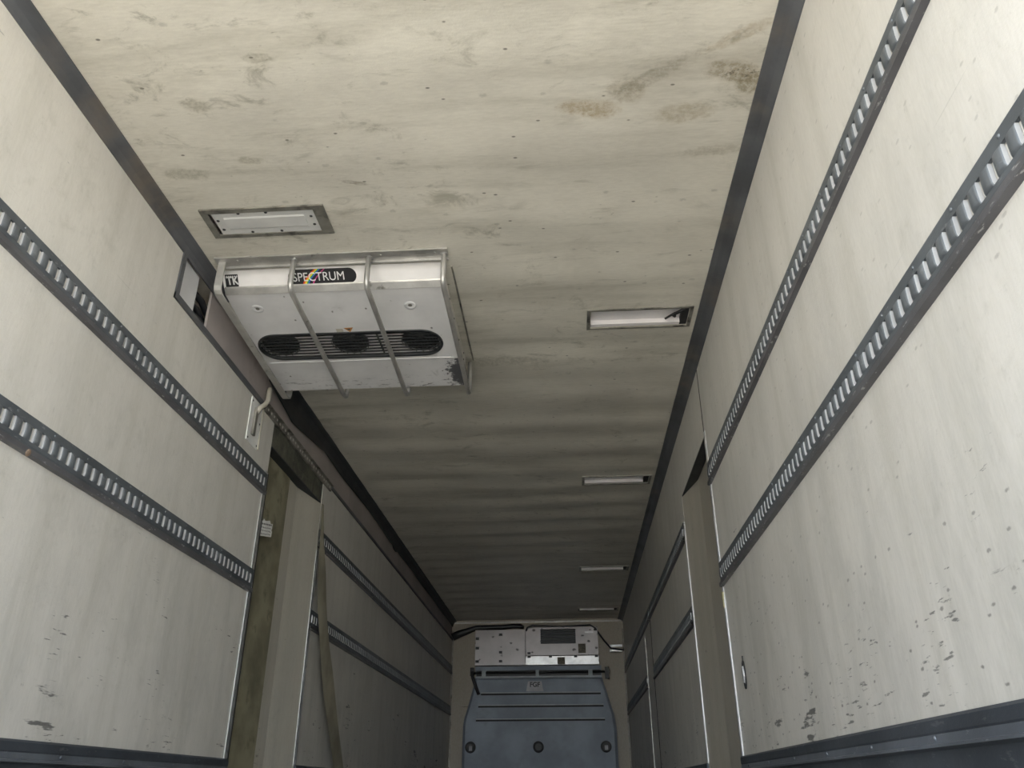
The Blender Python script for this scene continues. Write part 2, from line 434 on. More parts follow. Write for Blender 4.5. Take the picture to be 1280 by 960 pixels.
# ceiling: a gently rippled roof skin with openings for the recessed lamps
LAMPS = [(-1.504, -0.968, 2.613, 2.805)] + [(0.153, 0.696, y, y + 0.195) for y in (3.528, 5.985, 8.835, 11.085)]
def ripple(x, y):
    a = 0.35 if y < 2.4 else min(1.0, 0.35 + (y - 2.4) * 0.3)
    ph = 2 * math.pi * y / 0.42 + 0.7 * math.sin(1.7 * x + y * 0.9) + 0.5 * math.sin(0.8 * y)
    w = 0.0085 * a * (1 + math.sin(ph) * (0.75 + 0.25 * math.sin(2.3 * x + 1.1 * y))) + 0.0014 * a * (1 + math.sin(2.3 * ph + 1.5 * x))
    for (a0, a1, b0, b1) in LAMPS:       # flat around each lamp
        dx = max(a0 - x, 0, x - a1); dy = max(b0 - y, 0, y - b1)
        w *= min(1.0, math.hypot(dx, dy) / 0.12)
    for e in (XL, XR):
        w *= min(1.0, abs(x - e) / 0.15)
    if -1.75 < x < -0.4 and 2.9 < y < 4.15: w *= 0.15
    return w
ins = 0.02
xs = sorted(set([round(XL - 0.14 + i * (XR + 0.14 - XL + 0.14) / 26, 4) for i in range(27)] + [round(v, 4) for a in LAMPS for v in (a[0] + ins, a[1] - ins)]))
ys = [Y0 + i * 0.06 for i in range(int((Y1 - Y0) / 0.06) + 1)] + [Y1 + 0.05]
ys = sorted(set([round(v, 4) for v in ys] + [round(v, 4) for a in LAMPS for v in (a[2] + ins, a[3] - ins)]))
def in_lamp(x, y):
    return any(a[0] + ins - 1e-4 < x < a[1] - ins + 1e-4 and a[2] + ins - 1e-4 < y < a[3] - ins + 1e-4 for a in LAMPS)
cm = MB()
vs = [(x, y, H + ripple(x, y)) for y in ys for x in xs]
nx = len(xs)
fs = [(j * nx + i, j * nx + i + 1, (j + 1) * nx + i + 1, (j + 1) * nx + i) for j in range(len(ys) - 1) for i in range(nx - 1)
      if not in_lamp((xs[i] + xs[i + 1]) / 2, (ys[j] + ys[j + 1]) / 2)]
cm.add(vs, fs, 0, True)
cm.box(-1.86, 0.99, Y0, Y1 + 0.1, H + 0.08, H + 0.12)
struct(cm.build('ceiling', M['ceil'], fixn=False))

wl = MB()
wl.box(XL - 0.14, XL, Y0, 2.86, ZF, H)
wl.box(XL - 0.14, XL, 2.86, D1, ZF, 1.935)
wl.box(XL - 0.14, XL, D2, Y1, ZF, 1.945)
wl.box(XL - 0.20, XL - 0.141, Y0, Y1 + 0.1, ZF, H + 0.08)
struct(wl.build('wall_left', M['wall']))
wr = MB()
wr.box(XR, XR + 0.14, Y0, D1, ZF, H)
wr.box(XR, XR + 0.14, D1 + 0.004, D2, 1.756, H)
wr.box(XR, XR + 0.14, D2 + 0.0, 7.95, ZF, H)
wr.box(XR, XR + 0.14, 7.962, 8.60, ZF, H)
wr.box(XR, XR + 0.14, 8.612, Y1, ZF, H)
wr.box(XR + 0.141, XR + 0.20, Y0, Y1 + 0.1, ZF, H + 0.08)
struct(wr.build('wall_right', M['wall']))
wf = MB(); wf.box(XL - 0.14, XR + 0.14, Y1, Y1 + 0.06, ZF, H + 0.05)
struct(wf.build('wall_front', M['endwall']))

# side doors set back in the walls
def side_door(name, sgn, xw, mat, post):
    xi = xw + sgn * REC
    d = MB()
    xf = xw + sgn * 0.001
    prof = [(xi, D1), (xi, 4.86), (xi - sgn * 0.012, 4.93), (xf, D2 - 0.002), (xi + sgn * 0.05, D2 - 0.002), (xi + sgn * 0.05, D1)]
    d.add([(x, y, ZF) for x, y in prof] + [(x, y, 1.762 if post else 1.748) for x, y in prof], [tuple(range(6)), tuple(range(6, 12))[::-1]] + [(i, (i + 1) % 6, 6 + (i + 1) % 6, 6 + i) for i in range(6)])
    o = d.build(name, mat); struct(o)
    if post:
        p = MB(); p.box(xi - sgn * 0.004, xi, D1 + 0.005, 4.70, 0.0 + ZF, 1.77)
        p.build('post', M['olive'], o)
    s_ = MB(); s_.box(xw - sgn * 0.001, xw + sgn * 0.030, D1 + 0.002, D1 + 0.022, ZF, 1.60 if post else 1.756)
    s_.build('door_seal', M['blackseal'], o)
    return o
side_door('door_1', -1, XL, M['door'], True)
dr = side_door('door_2', 1, XR, M['brown'], False)
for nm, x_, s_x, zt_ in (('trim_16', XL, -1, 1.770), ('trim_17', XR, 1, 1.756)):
    t = MB(); t.box(x_ + s_x * 0.001, x_ + s_x * 0.0615, D1 + 0.024, D2 - 0.01, zt_ - 0.007, zt_ - 0.0005)  # thin black strip that darkens the underside of each door lintel
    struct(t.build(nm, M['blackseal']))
hd = MB()
hd.box(XL - 0.14, XL - 0.004, D1, D2, 1.77, 1.935)
hd.box(XL - 0.02, XL - 0.001, D1 + 0.45, D1 + 0.70, 1.83, 1.90)
struct(hd.build('trim_1', M['header']))

# cove trims along the roof edge
t = MB()
t.prism_y([(-1.604, H + 0.0), (-1.604, H - 0.004), (-1.620, H - 0.010), (-1.640, H - 0.022), (-1.652, H - 0.038), (-1.655, H - 0.050), (XL - 0.002, H - 0.050), (XL - 0.002, H + 0.002)], Y0, 3.3)
struct(t.build('trim_2', M['trim']))
t = MB()
t.prism_y([(0.722, H + 0.004), (0.722, H - 0.004), (0.748, H - 0.006), (0.765, H - 0.014), (0.786, H - 0.034), (XR + 0.002, H - 0.036), (XR + 0.002, H + 0.004)], Y0, Y1)
struct(t.build('trim_3', M['trim']))
# sagging black seal along the left roof edge, deeper where it hangs loose
t = MB()
N_ = 90
prof = []
for i in range(N_ + 1):
    y = 4.0 + (Y1 - 4.0) * i / N_
    if y < 4.45: zb = 2.10 - (y - 4.0) / 0.45 * 0.065
    elif y < 5.1: zb = 2.035 + (y - 4.45) / 0.65 * 0.08
    elif y < 7.5: zb = 2.125 + 0.010 * math.sin(y * 3.1)
    else: zb = 2.13 - 0.012 * abs(math.sin(y * 2.2)) - (0.025 if 7.6 < y < 7.72 else 0)
    prof.append((y, zb))
vs = []
for y, zb in prof:
    vs += [(-1.604, y, H + 0.004), (-1.604, y, H - 0.006), (-1.632, y, H - 0.02), (-1.650, y, max(zb + 0.01, H - 0.055)), (-1.653, y, zb), (XL - 0.001, y, zb), (XL - 0.001, y, H + 0.004)]
fs = [(j * 7 + k, j * 7 + (k + 1) % 7, (j + 1) * 7 + (k + 1) % 7, (j + 1) * 7 + k) for j in range(N_) for k in range(7)]
t.add(vs, fs + [tuple(range(7))[::-1], tuple(range(N_ * 7, N_ * 7 + 7))])
struct(t.build('trim_4', M['blackseal']))
# aluminium edge strips of the wall panels
def edge_strip(name, xw, sgn, y0, y1, z0, z1):
    t = MB()
    p = xw - sgn * 0.005
    t.box(xw, p, y0, y0 + (y1 - y0) * 0.36, z0, z1)
    t.box(xw, xw - sgn * 0.002, y0 + (y1 - y0) * 0.36, y0 + (y1 - y0) * 0.60, z0, z1, 1)
    t.box(xw, p, y0 + (y1 - y0) * 0.60, y1, z0, z1)
    return struct(t.build(name, [M['alu'], M['seam']]))
edge_strip('trim_5', XL, -1, 4.128, 4.168, 0.14, 1.60)
edge_strip('trim_6', XR, 1, 4.135, 4.168, 0.14, 1.77)
edge_strip('trim_7', XL, -1, 5.198, 5.250, 0.14, 1.44)
edge_strip('trim_8', XR, 1, 5.200, 5.228, 0.14, 1.58)
t = MB(); t.box(XR, XR - 0.004, 8.598, 8.616, ZF, 1.42)
struct(t.build('trim_9', M['steel']))
t = MB(); t.box(XR, XR - 0.004, 7.945, 7.965, 0.1, 1.52)
struct(t.build('trim_10', M['seam']))
t = MB(); t.box(XR, XR - 0.002, 4.164, 4.174, 1.77, H - 0.03)
struct(t.build('trim_11', M['seam']))
# ledge angle under the duct cover
t = MB()
t.box(XL - 0.01, XL + 0.010, D2 - 0.0, Y1, 1.930, 1.952)
struct(t.build('trim_12', M['trim']))
# dotted beads in the front corners
for nm, x in (('trim_13', XL), ('trim_14', XR)):
    t = MB()
    s1 = 1 if x < 0 else -1
    for k in range(24):
        z = ZF + 0.03 + k * 0.107
        if z > 2.02: break
        t.box(x, x + s1 * 0.018, Y1 - 0.014, Y1, z, z + 0.10)
    t.box(x, x + s1 * 0.010, Y1 - 0.008, Y1, ZF, 2.02)
    struct(t.build(nm, M['framemetal']))
t = MB(); t.box(XL, XR, Y1 - 0.010, Y1, 2.165, 2.185)
struct(t.build('trim_15', M['steel']))

# kick rails along the foot of the walls
def kick_prof(x, s):
    P = [(0, .139), (.006, .141), (.012, .134), (.012, .110), (.009, .106), (.013, .088), (.030, .085), (.030, .079), (.014, .074), (.013, .030), (.024, .022), (.024, .010), (.013, .0), (.013, -.09), (.028, -.10), (.028, -.12), (.013, -.13), (.013, -.40), (.0, ZF)]
    return [(x + s * a, z) for a, z in P] + [(x - s * 0.002, ZF), (x - s * 0.002, .139)]
def kick(name, x, s, y0, y1, label, grp=None):
    k = MB(); pr = kick_prof(x, s)
    n = len(pr)
    vs = [(a, y0, z) for a, z in pr] + [(a, y1, z) for a, z in pr]
    for i in range(n):
        k.add([vs[i], vs[(i + 1) % n], vs[n + (i + 1) % n], vs[n + i]], [(0, 1, 2, 3)], 1 if i in (4, 5, 6) else 0)
    k.add(vs, [tuple(range(n))[::-1], tuple(range(n, 2 * n))])
    for yy in [y0 + 0.25 + q * 0.41 for q in range(int((y1 - y0) / 0.41))]:
        k.disc_dome((x + s * 0.012, yy, 0.098), (s, 0, 0), 0.006, 0.004, 10, 1)
    o = k.build(name, [M['kick'], M['kicklight']])
    return tag(o, label, 'kick rail')
kick('kick_rail', XL, 1, Y0, D1, 'dark ribbed metal kick rail along the foot of the near left wall')
kick('kick_rail', XR, -1, Y0, D1, 'dark ribbed metal kick rail along the foot of the near right wall')
kick('kick_rail', XL, 1, D2 + 0.02, Y1 - 0.02, 'dark kick rail low on the left wall beyond the side door')
kick('kick_rail', XR, -1, D2 + 0.02, Y1 - 0.02, 'dark kick rail low on the right wall beyond the side door')

# ------------------------------------------------------------------ cargo rails with slots
def cargo_rail(xw, s, zt, y0, y1, label, slots=True, slot_to=None):
    """xw wall face, s direction into the truck, zt top edge height"""
    r = MB()
    Pf = 0.008
    def strip(a, b, mi=0):     # a,b = (proud, drop) on the profile
        vs = [(xw + s * a[0], y0, zt - a[1]), (xw + s * b[0], y0, zt - b[1]), (xw + s * b[0], y1, zt - b[1]), (xw + s * a[0], y1, zt - a[1])]
        r.add(vs, [(0, 1, 2, 3)], mi)
    st, sb = 0.032, 0.080          # slot band
    strip((0, 0), (Pf, 0.003)); strip((Pf, 0.003), (Pf, st))
    strip((Pf, sb), (Pf, 0.092)); strip((Pf, 0.092), (0.006, 0.097), 0); strip((0.006, 0.097), (0.006, 0.101), 0)
    strip((0.006, 0.101), (0.017, 0.104), 2); strip((0.017, 0.104), (0.017, 0.121), 2); strip((0.017, 0.121), (0, 0.125), 2)
    strip((Pf, st), (Pf - 0.002, st)); strip((Pf - 0.002, sb), (Pf, sb))
    pitch = 0.05
    n = int((y1 - y0) / pitch)
    off = ((y1 - y0) - n * pitch) / 2
    r.add([(xw + s * Pf, y0, zt - st), (xw + s * Pf, y0 + off, zt - st), (xw + s * Pf, y0 + off, zt - sb), (xw + s * Pf, y0, zt - sb)], [(0, 1, 2, 3)])
    r.add([(xw + s * Pf, y1 - off, zt - st), (xw + s * Pf, y1, zt - st), (xw + s * Pf, y1, zt - sb), (xw + s * Pf, y1 - off, zt - sb)], [(0, 1, 2, 3)])
    for i in range(n):
        a = y0 + off + i * pitch
        g = 0.0175                 # open slot width
        # slot end cheeks (short flat bridges above and below are the strips); the rung is a bulged bar
        b0, b1 = a + g, a + pitch
        zz = [st, st + 0.003, st + 0.007, (st + sb) / 2, sb - 0.007, sb - 0.003, sb]
        bu = [0.0, 0.0035, 0.0055, 0.006, 0.0055, 0.0035, 0.0]
        K = 6
        vs = []
        for z_, h_ in zip(zz, bu):
            for k in range(K + 1):
                u = k / K
                c_ = 0.35 + 0.65 * math.sin(math.pi * u) ** 0.8 if 0 < u < 1 else 0.35
                vs.append((xw + s * (Pf + h_ * c_), b0 + u * (b1 - b0), zt - z_))
        fs = [(j * (K + 1) + k, j * (K + 1) + k + 1, (j + 1) * (K + 1) + k + 1, (j + 1) * (K + 1) + k) for j in range(len(zz) - 1) for k in range(K)]
        r.add(vs, fs, 1, True)
        for k in (0, K):           # rolled slot edges reaching back to the wall; rear-facing ones painted lighter, as if lit
            ed = [vs[j * (K + 1) + k] for j in range(len(zz))]
            r.add(ed + [(xw + s * 0.001, y_, z_) for _, y_, z_ in ed], [(j, j + 1, len(zz) + j + 1, len(zz) + j) for j in range(len(zz) - 1)], 3 if k == 0 else 1)
        r.box(xw + s * 0.0005, xw + s * (Pf - 0.001), a, b0, zt - st, zt - st + 0.003, 0)
    # rivets along the top flange
    for yy in [y0 + 0.07 + q * 0.20 for q in range(int((y1 - y0) / 0.20))]:
        r.disc_dome((xw + s * Pf, yy, zt - 0.016), (s, 0, 0), 0.005, 0.003, 8, 1)
    return tag(r.build('cargo_rail', [M['rail'], M['rung'], M['lip'], M['slotedge']]), label, 'cargo rail')
ZU_L, ZL_L, ZU_R, ZL_R = 1.590, 1.054, 1.582, 1.040
cargo_rail(XL, 1, ZU_L, Y0, D1 - 0.012, 'upper slotted dark grey cargo rail on the near left wall')
cargo_rail(XL, 1, ZL_L, Y0, D1 - 0.012, 'lower slotted dark grey cargo rail on the near left wall')
cargo_rail(XR, -1, ZU_R, Y0, D1 - 0.012, 'upper slotted grey cargo rail on the near right wall')
cargo_rail(XR, -1, ZL_R, Y0, D1 - 0.012, 'lower wide-looking slotted grey cargo rail on the near right wall')
cargo_rail(XL, 1, ZU_L, D2 + 0.01, Y1 - 0.02, 'upper dark cargo rail on the left wall beyond the side door')
cargo_rail(XL, 1, ZL_L, D2 + 0.01, Y1 - 0.02, 'lower dark cargo rail on the left wall, crossed by the brown hanging strip')
cargo_rail(XR, -1, ZU_R, D2 + 0.03, 7.93, 'upper dark cargo rail on the right wall just beyond the side door')
cargo_rail(XR, -1, ZL_R, D2 + 0.03, 7.93, 'short lower dark cargo rail on the right wall just beyond the side door')
cargo_rail(XR, -1, ZU_R, 7.98, Y1 - 0.02, 'farthest upper dark cargo rail on the right wall, reaching the front wall')
cargo_rail(XR, -1, ZL_R, 8.63, Y1 - 0.02, 'farthest lower dark cargo rail on the right wall, reaching the front wall')

# ------------------------------------------------------------------ duct cover boards on the upper left
XB = XL - 0.012
b = MB(); b.box(XB - 0.012, XB, 3.19, 5.93, 1.945, 2.19)
tag(b.build('duct_cover_board', M['duct']), 'mauve grey duct cover board beside the cooling unit, ending at the dark opening', 'board')
b = MB(); b.box(XB - 0.012, XB, 5.935, Y1 - 0.01, 1.955, 2.19)
tag(b.build('duct_cover_board', M['duct']), 'mauve grey duct cover board running from the middle to the front wall', 'board')
# angle frame round the opening
f_ = MB()
f_.box(XL - 0.008, XL + 0.008, 2.838, 2.868, 1.915, 2.155)
f_.box(XL - 0.008, XL + 0.009, 2.838, D1 - 0.02, 1.915, 1.945)
f_.box(XL - 0.03, XL - 0.004, 2.862, 2.868, 1.945, 2.155)
for yy, zz in ((2.852, 2.10), (2.852, 2.01), (3.05, 1.93), (3.4, 1.93), (3.75, 1.93)):
    f_.disc_dome((XL + 0.008, yy, zz), (1, 0, 0), 0.005, 0.003, 8)
tag(f_.build('angle_frame', M['trim']), 'dark metal angle frame round the duct opening by the cooling unit', 'frame')
p_ = MB(); p_.box(XL - 0.022, XL - 0.016, 2.870, 3.05, 1.95, 2.16)
tag(p_.build('blanking_plate', M['white'], bevel=0.001), 'plain pale plate closing the rear end of the duct opening', 'plate')
for i, (z0, z1, r, lab) in enumerate(((2.10, 2.06, 0.016, 'uppermost of the black hoses in the dark duct opening'), (2.045, 2.03, 0.016, 'middle black hose in the dark duct opening'), (1.985, 1.975, 0.016, 'lowest black hose in the dark duct opening'))):
    h = MB(); x = XL - 0.05 - 0.02 * (i % 2)
    h.tube([(x - 0.02, 2.90, z0 - 0.01), (x, 3.05, z0), (x + 0.012, 3.15, (z0 + z1) / 2 + 0.012), (x, 3.3, z1), (x - 0.01, 3.5, z1), (x - 0.01, 4.1, z1)], r, 12)
    tag(h.build('refrigerant_hose', M['hose']), lab, 'hose', 'hoses in the duct opening')
ph = MB()     # perforated angle above the left door
ph.box(XL - 0.002, XL + 0.012, 3.99, 5.36, 1.905, 1.945)
ph.box(XL - 0.002, XL + 0.030, 3.99, 5.36, 1.941, 1.945)
random.seed(3)
for i in range(27):
    y = 4.02 + i * 0.0495
    w = 0.012 + 0.004 * random.random()
    z = 1.914 + 0.010 * random.random()
    ph.box(XL + 0.012, XL + 0.0135, y, y + w, z, z + 0.010 + 0.006 * random.random(), 1)
tag(ph.build('perforated_strip', [M['framemetal'], M['wall']]), 'dark perforated metal strip with a row of pale holes above the left side door', 'strip')

# cable entry plate on the left wall
cb = empty('cable_plate', (XL, 3.88, 1.66), 'white cable entry plate with grey channel high on the left wall beside the door', 'cable plate')
q = MB(); q.box(XL - 0.001, XL + 0.006, 3.800, 3.960, 1.655, 1.905); q.build('plate', M['paper'], cb, bevel=0.002)
q = MB(); q.box(XL + 0.006, XL + 0.020, 3.845, 3.880, 1.70, 1.86); q.build('cable_channel', M['framemetal'], cb, bevel=0.004)
each('screw', M['black'], cb, [lambda m, a=yy, b=zz: m.disc_dome((XL + 0.006, a, b), (1, 0, 0), 0.006, 0.003, 10) for yy, zz in ((3.815, 1.672), (3.945, 1.672), (3.945, 1.80), (3.815, 1.885))])
q = MB(); q.box(XL + 0.0, XL + 0.010, 3.965, 3.972, 1.66, 1.90); q.build('edge_bead', M['cable'], cb)
h = MB(); h.tube([(XL + 0.016, 3.862, 1.84), (XL + 0.022, 3.880, 1.87), (XL + 0.028, 3.925, 1.91), (XL + 0.030, 3.955, 1.95), (XL + 0.026, 3.965, 2.00), (XL + 0.018, 3.985, 2.035), (XL + 0.008, 4.01, 2.045), (XL + 0.006, 4.03, 2.047)], 0.014, 12)
tag(h.build('cable', M['cable']), 'thick cream cable curling from the wall plate up to the duct board', 'cable')

# torn label by the left door edge
lb = empty('torn_label', (XL, 4.27, 1.30), 'small torn white printed label at the edge of the left side door', 'label')
q = MB()
y0, y1 = 4.185, 4.355
pts = [(y0, 1.245), (y1, 1.285), (y1 + 0.005, 1.315), (y1 - 0.008, 1.322), (y1, 1.335), (y1, 1.362), (y1 - 0.03, 1.352), (y1 - 0.05, 1.366), (y1 - 0.09, 1.352), (y0 + 0.05, 1.344), (y0 + 0.03, 1.350), (y0 + 0.02, 1.333), (y0, 1.34)]
n = len(pts)
xa, xb = XL - 0.0005, XL + 0.0005
q.add([(xa, y, z) for y, z in pts] + [(xb, y, z) for y, z in pts], [tuple(range(n))[::-1], tuple(range(n, 2 * n))] + [(i, (i + 1) % n, n + (i + 1) % n, n + i) for i in range(n)])
q.build('paper', M['paper'], lb)
q = MB()
for j in range(4):
    y = y0 + 0.012
    while y < y1 - 0.02:
        L = random.uniform(0.008, 0.022)
        z = 1.258 + j * 0.018 + (y - y0) * 0.22
        h_ = 0.008 if j == 3 else 0.004
        q.box(XL + 0.0005, XL + 0.001, y, y + L, z, z + h_)
        y += L + 0.008
q.build('printed_lines', M['ink'], lb)
# yellow tag on the right edge
q = MB(); q.obox((XR - 0.008, 4.150, 0.872), (0.004, 0, 0), (0, 0.016, 0.004), (0, -0.004, 0.020)); q.obox((XR - 0.006, 4.158, 0.835), (0.003, 0, 0), (0, 0.009, 0.003), (0, -0.002, 0.018))
tag(q.build('tape_scrap', M['clip']), 'small yellowed scrap of tape on the right door edge below the rail', 'tape')
# recessed pull in the right wall
rp = empty('recessed_pull', (XR, 3.885, 0.40), 'small oval recessed metal pull low on the near right wall', 'handle')
q = MB()
ring = []
K = 28
for k in range(K):
    a = 2 * math.pi * k / K
    ring.append((3.885 + 0.030 * math.cos(a), 0.465 + 0.062 * math.sin(a)))
ring2 = [(3.885 + 0.021 * math.cos(2 * math.pi * k / K), 0.465 + 0.050 * math.sin(2 * math.pi * k / K)) for k in range(K)]
v = [(XR - 0.001, a, b_) for a, b_ in ring] + [(XR - 0.006, a, b_) for a, b_ in ring] + [(XR - 0.006, a, b_) for a, b_ in ring2] + [(XR - 0.0015, a, b_) for a, b_ in ring2]
q.add(v, [(j * K + k, j * K + (k + 1) % K, (j + 1) * K + (k + 1) % K, (j + 1) * K + k) for j in range(3) for k in range(K)], 0, True)
q.build('bezel', M['seam'], rp)
q = MB(); q.disc_dome((XR - 0.001, 3.885, 0.465), (-1, 0, 0), 0.020, 0.004, 16)
q.box(XR - 0.010, XR - 0.002, 3.879, 3.891, 0.430, 0.500); q.build('pull_bar', M['alu'], rp)
q = MB(); q.box(XR - 0.004, XR, 3.882, 3.896, 0.528, 0.545); q.build('stop', M['black'], rp)

# brown hanging strip draped over the rails
L_ = [(5.225, 1.77), (5.265, 1.55), (5.308, 1.291), (5.36, 1.12), (5.435, 1.0), (5.52, 0.86), (5.60, 0.716), (5.80, 0.48), (6.008, 0.272), (6.25, 0.02), (6.45, -0.2)]
R_ = [(5.262, 1.77), (5.345, 1.55), (5.48, 1.332), (5.55, 1.17), (5.625, 1.04), (5.74, 0.89), (5.873, 0.75), (6.12, 0.44), (6.36, 0.18), (6.62, -0.08), (6.82, -0.3)]
hs = MB()
vs = []
for i, ((ya, za), (yb, zb)) in enumerate(zip(L_, R_)):
    xx = XL + 0.040
    k = (XL + 0.040) / XL
    for j in range(5):
        u = j / 4
        vs.append((xx + 0.004 * math.sin(u * math.pi), (ya + (yb - ya) * u) * k, (za + (zb - za) * u) * k))
fs = [(i * 5 + j, i * 5 + j + 1, (i + 1) * 5 + j + 1, (i + 1) * 5 + j) for i in range(len(L_) - 1) for j in range(4)]
hs.add(vs, fs, 0, True)
hs.add([(x - 0.003, y, z) for x, y, z in vs], [f[::-1] for f in fs], 0, True)
hso = hs.build('hanging_strip', simple('brown_canvas', (0.33, 0.305, 0.23), 0.7, 0, 0.25, 4), fixn=False)
tag(hso, 'olive brown strip hanging slantwise across the left rails beyond the side door', 'strip')

# ------------------------------------------------------------------ recessed roof lamps
def open_lamp():
    x0, x1, y0, y1 = LAMPS[1]
    root = empty('ceiling_lamp', ((x0 + x1) / 2, (y0 + y1) / 2, H), '', 'ceiling lamp', 'recessed roof lamps on the right')
    f = MB(); w = 0.013; z0, z1 = H - 0.006, H + 0.002
    f.box(x0, x1, y0, y0 + w, z0, z1); f.box(x0, x1, y1 - w, y1, z0, z1)
    f.box(x0, x0 + 0.018, y0 + w, y1 - w, z0, z1); f.box(x1 - 0.018, x1, y0 + w, y1 - w, z0, z1)
    f.build('frame', M['framemetal'], root)
    h = MB(); t_ = 0.004; zt = H + 0.06
    a0, a1, b0, b1 = x0 + 0.018, x1 - 0.018, y0 + w, y1 - w
    h.box(a0 - t_, a1 + t_, b0 - t_, b1 + t_, zt, zt + t_)
    h.box(a0 - t_, a0, b0, b1, H, zt); h.box(a1, a1 + t_, b0, b1, H, zt)
    h.box(a0, a1, b0 - t_, b0, H, zt); h.box(a0, a1, b1, b1 + t_, H, zt)
    h.build('housing', M['seam'], root)
    r_ = MB()
    r_.prism_x([(b0 + 0.004, H + 0.006), (b0 + 0.03, H + 0.024), (b1 - 0.034, H + 0.024), (b1 - 0.030, H + 0.001), (b1 - 0.003, H + 0.001), (b1 - 0.002, H + 0.010), (b1 - 0.022, H + 0.036), (b0 + 0.02, H + 0.040)], a0 + 0.004, a1 - 0.038)
    r_.build('reflector', M['reflector'], root)
    e = MB(); e.box(a1 - 0.036, a1, b0 + 0.004, b1 - 0.004, H + 0.010, H + 0.03)
    e.build('end_block', M['seam'], root)
    return root
lamp = open_lamp()
lamp['label'] = 'recessed roof lamp nearest the rear on the right, with black loose bracket inside'
br = MB()
x0, x1, y0, y1 = LAMPS[1]
br.tube([(x1 - 0.135, y0 + 0.115, H + 0.000), (x1 - 0.11, y0 + 0.09, H + 0.002), (x1 - 0.085, y0 + 0.065, H + 0.004)], 0.006, 8)
br.tube([(x1 - 0.085, y0 + 0.10, H + 0.004), (x1 - 0.10, y0 + 0.085, H + 0.003), (x1 - 0.07, y0 + 0.06, H + 0.004), (x1 - 0.045, y0 + 0.035, H + 0.006)], 0.009, 8)
lamps = [lamp]
for i, lab in ((2, 'recessed roof lamp second from the rear on the right, over the side door area'), (3, 'third recessed roof lamp from the rear, a thin bright bar in the dark roof'), (4, 'farthest recessed roof lamp, close to the front wall')):
    c = copy_tree(lamp)
    c.location = (lamp.location.x, LAMPS[i][2] + 0.0975, H)
    c['label'] = lab
    lamps.append(c)
br.build('loose_bracket', M['black'], lamp)

x0, x1, y0, y1 = LAMPS[0]
root = empty('ceiling_lamp', ((x0 + x1) / 2, (y0 + y1) / 2, H), 'framed roof lamp with greyish flat cover beside the cooling unit on the left', 'ceiling lamp')
f = MB(); z0, z1 = H - 0.007, H + 0.002
f.box(x0, x1, y0, y0 + 0.026, z0, z1); f.box(x0, x1, y1 - 0.022, y1, z0, z1); f.box(x0, x0 + 0.030, y0 + 0.026, y1 - 0.022, z0, z1); f.box(x1 - 0.050, x1, y0 + 0.026, y1 - 0.022, z0, z1)
f.build('frame', M['framemetal'], root)
h = MB(); h.box(x0 + 0.02, x1 - 0.02, y0 + 0.02, y1 - 0.02, H + 0.03, H + 0.034); h.build('housing', M['seam'], root)
d = MB()
a0, a1, b0, b1 = x0 + 0.042, x1 - 0.052, y0 + 0.026, y1 - 0.022
d.box(a0, a1, b0, b1, H - 0.003, H + 0.004)
d.prism_x([(b0 + 0.03, H - 0.003), (b0 + 0.038, H - 0.007), (b1 - 0.042, H - 0.007), (b1 - 0.032, H - 0.003)], a0 + 0.045, a1 - 0.045)
d.build('cover', M['diffuser'], root, bevel=0.001)
each('screw', M['black'], root, [lambda m, a=sx, b=sy: m.disc_dome((a, b, H - 0.003), (0, 0, -1), 0.007, 0.004, 10) for (sx, sy) in ((a0 + 0.015, b0 + 0.05), (a0 + 0.018, b0 + 0.11), (a1 - 0.018, b0 + 0.045), (a1 - 0.018, b0 + 0.10), (x0 + 0.16, b0 + 0.008), (x0 + 0.28, b0 + 0.008), (x0 + 0.18, b1 - 0.010), (x0 + 0.31, b1 - 0.010))])

# ------------------------------------------------------------------ cooling unit under the roof
ev = empty('cooling_unit', (-1.05, 3.5, H), 'white wedge shaped cooling unit lettered SPECTRUM, caged by metal bars under the roof', 'cooling unit')
FX0, FX1 = -1.583, -0.525       # body width
front = [(3.060, 2.199), (3.126, 2.147)]
U0, U1, U2 = (3.146, 2.123), (3.715, 2.050), (4.000, 2.030)
def on_under(x, y):             # point on the sloping underside
    if y <= U1[0]: k = (y - U0[0]) / (U1[0] - U0[0]); z = U0[1] + k * (U1[1] - U0[1])
    else: k = (y - U1[0]) / (U2[0] - U1[0]); z = U1[1] + k * (U2[1] - U1[1])
    return (x, y, z)
# housing with an oval opening
OX0, OX1, OY, OR = -1.556, -0.598, 3.572, 0.103
K = 16
oval = [(OX1 - OR + OR * math.cos(a), OY + OR * math.sin(a)) for a in [-math.pi / 2 + math.pi * k / K for k in range(K + 1)]] + \
       [(OX0 + OR + OR * math.cos(a), OY + OR * math.sin(a)) for a in [math.pi / 2 + math.pi * k / K for k in range(K + 1)]]
bm = bmesh.new()
out = [bm.verts.new(on_under(x, y)) for x, y in ((FX0, U0[0]), (FX1, U0[0]), (FX1, U1[0]), (FX0, U1[0]))]
inn = [bm.verts.new(on_under(x, y)) for x, y in oval]
edges = [bm.edges.new((out[i], out[(i + 1) % 4])) for i in range(4)] + [bm.edges.new((inn[i], inn[(i + 1) % len(inn)])) for i in range(len(inn))]
bmesh.ops.triangle_fill(bm, edges=edges, use_beauty=True)
bm.verts.index_update()
hb = MB()
hb.add([v_.co.copy() for v_ in bm.verts], [[v_.index for v_ in f_.verts] for f_ in bm.faces])
bm.free()
n = len(oval)
lo = [on_under(x, y) for x, y in oval]; hi = [(x, y, z + 0.055) for x, y, z in lo]
hb.add(lo + hi, [(i, (i + 1) % n, n + (i + 1) % n, n + i) for i in range(n)])
hb.add([on_under(FX0, U1[0]), on_under(FX1, U1[0]), on_under(FX1 + 0.010, U2[0]), on_under(FX0 + 0.02, U2[0])], [(0, 1, 2, 3)])
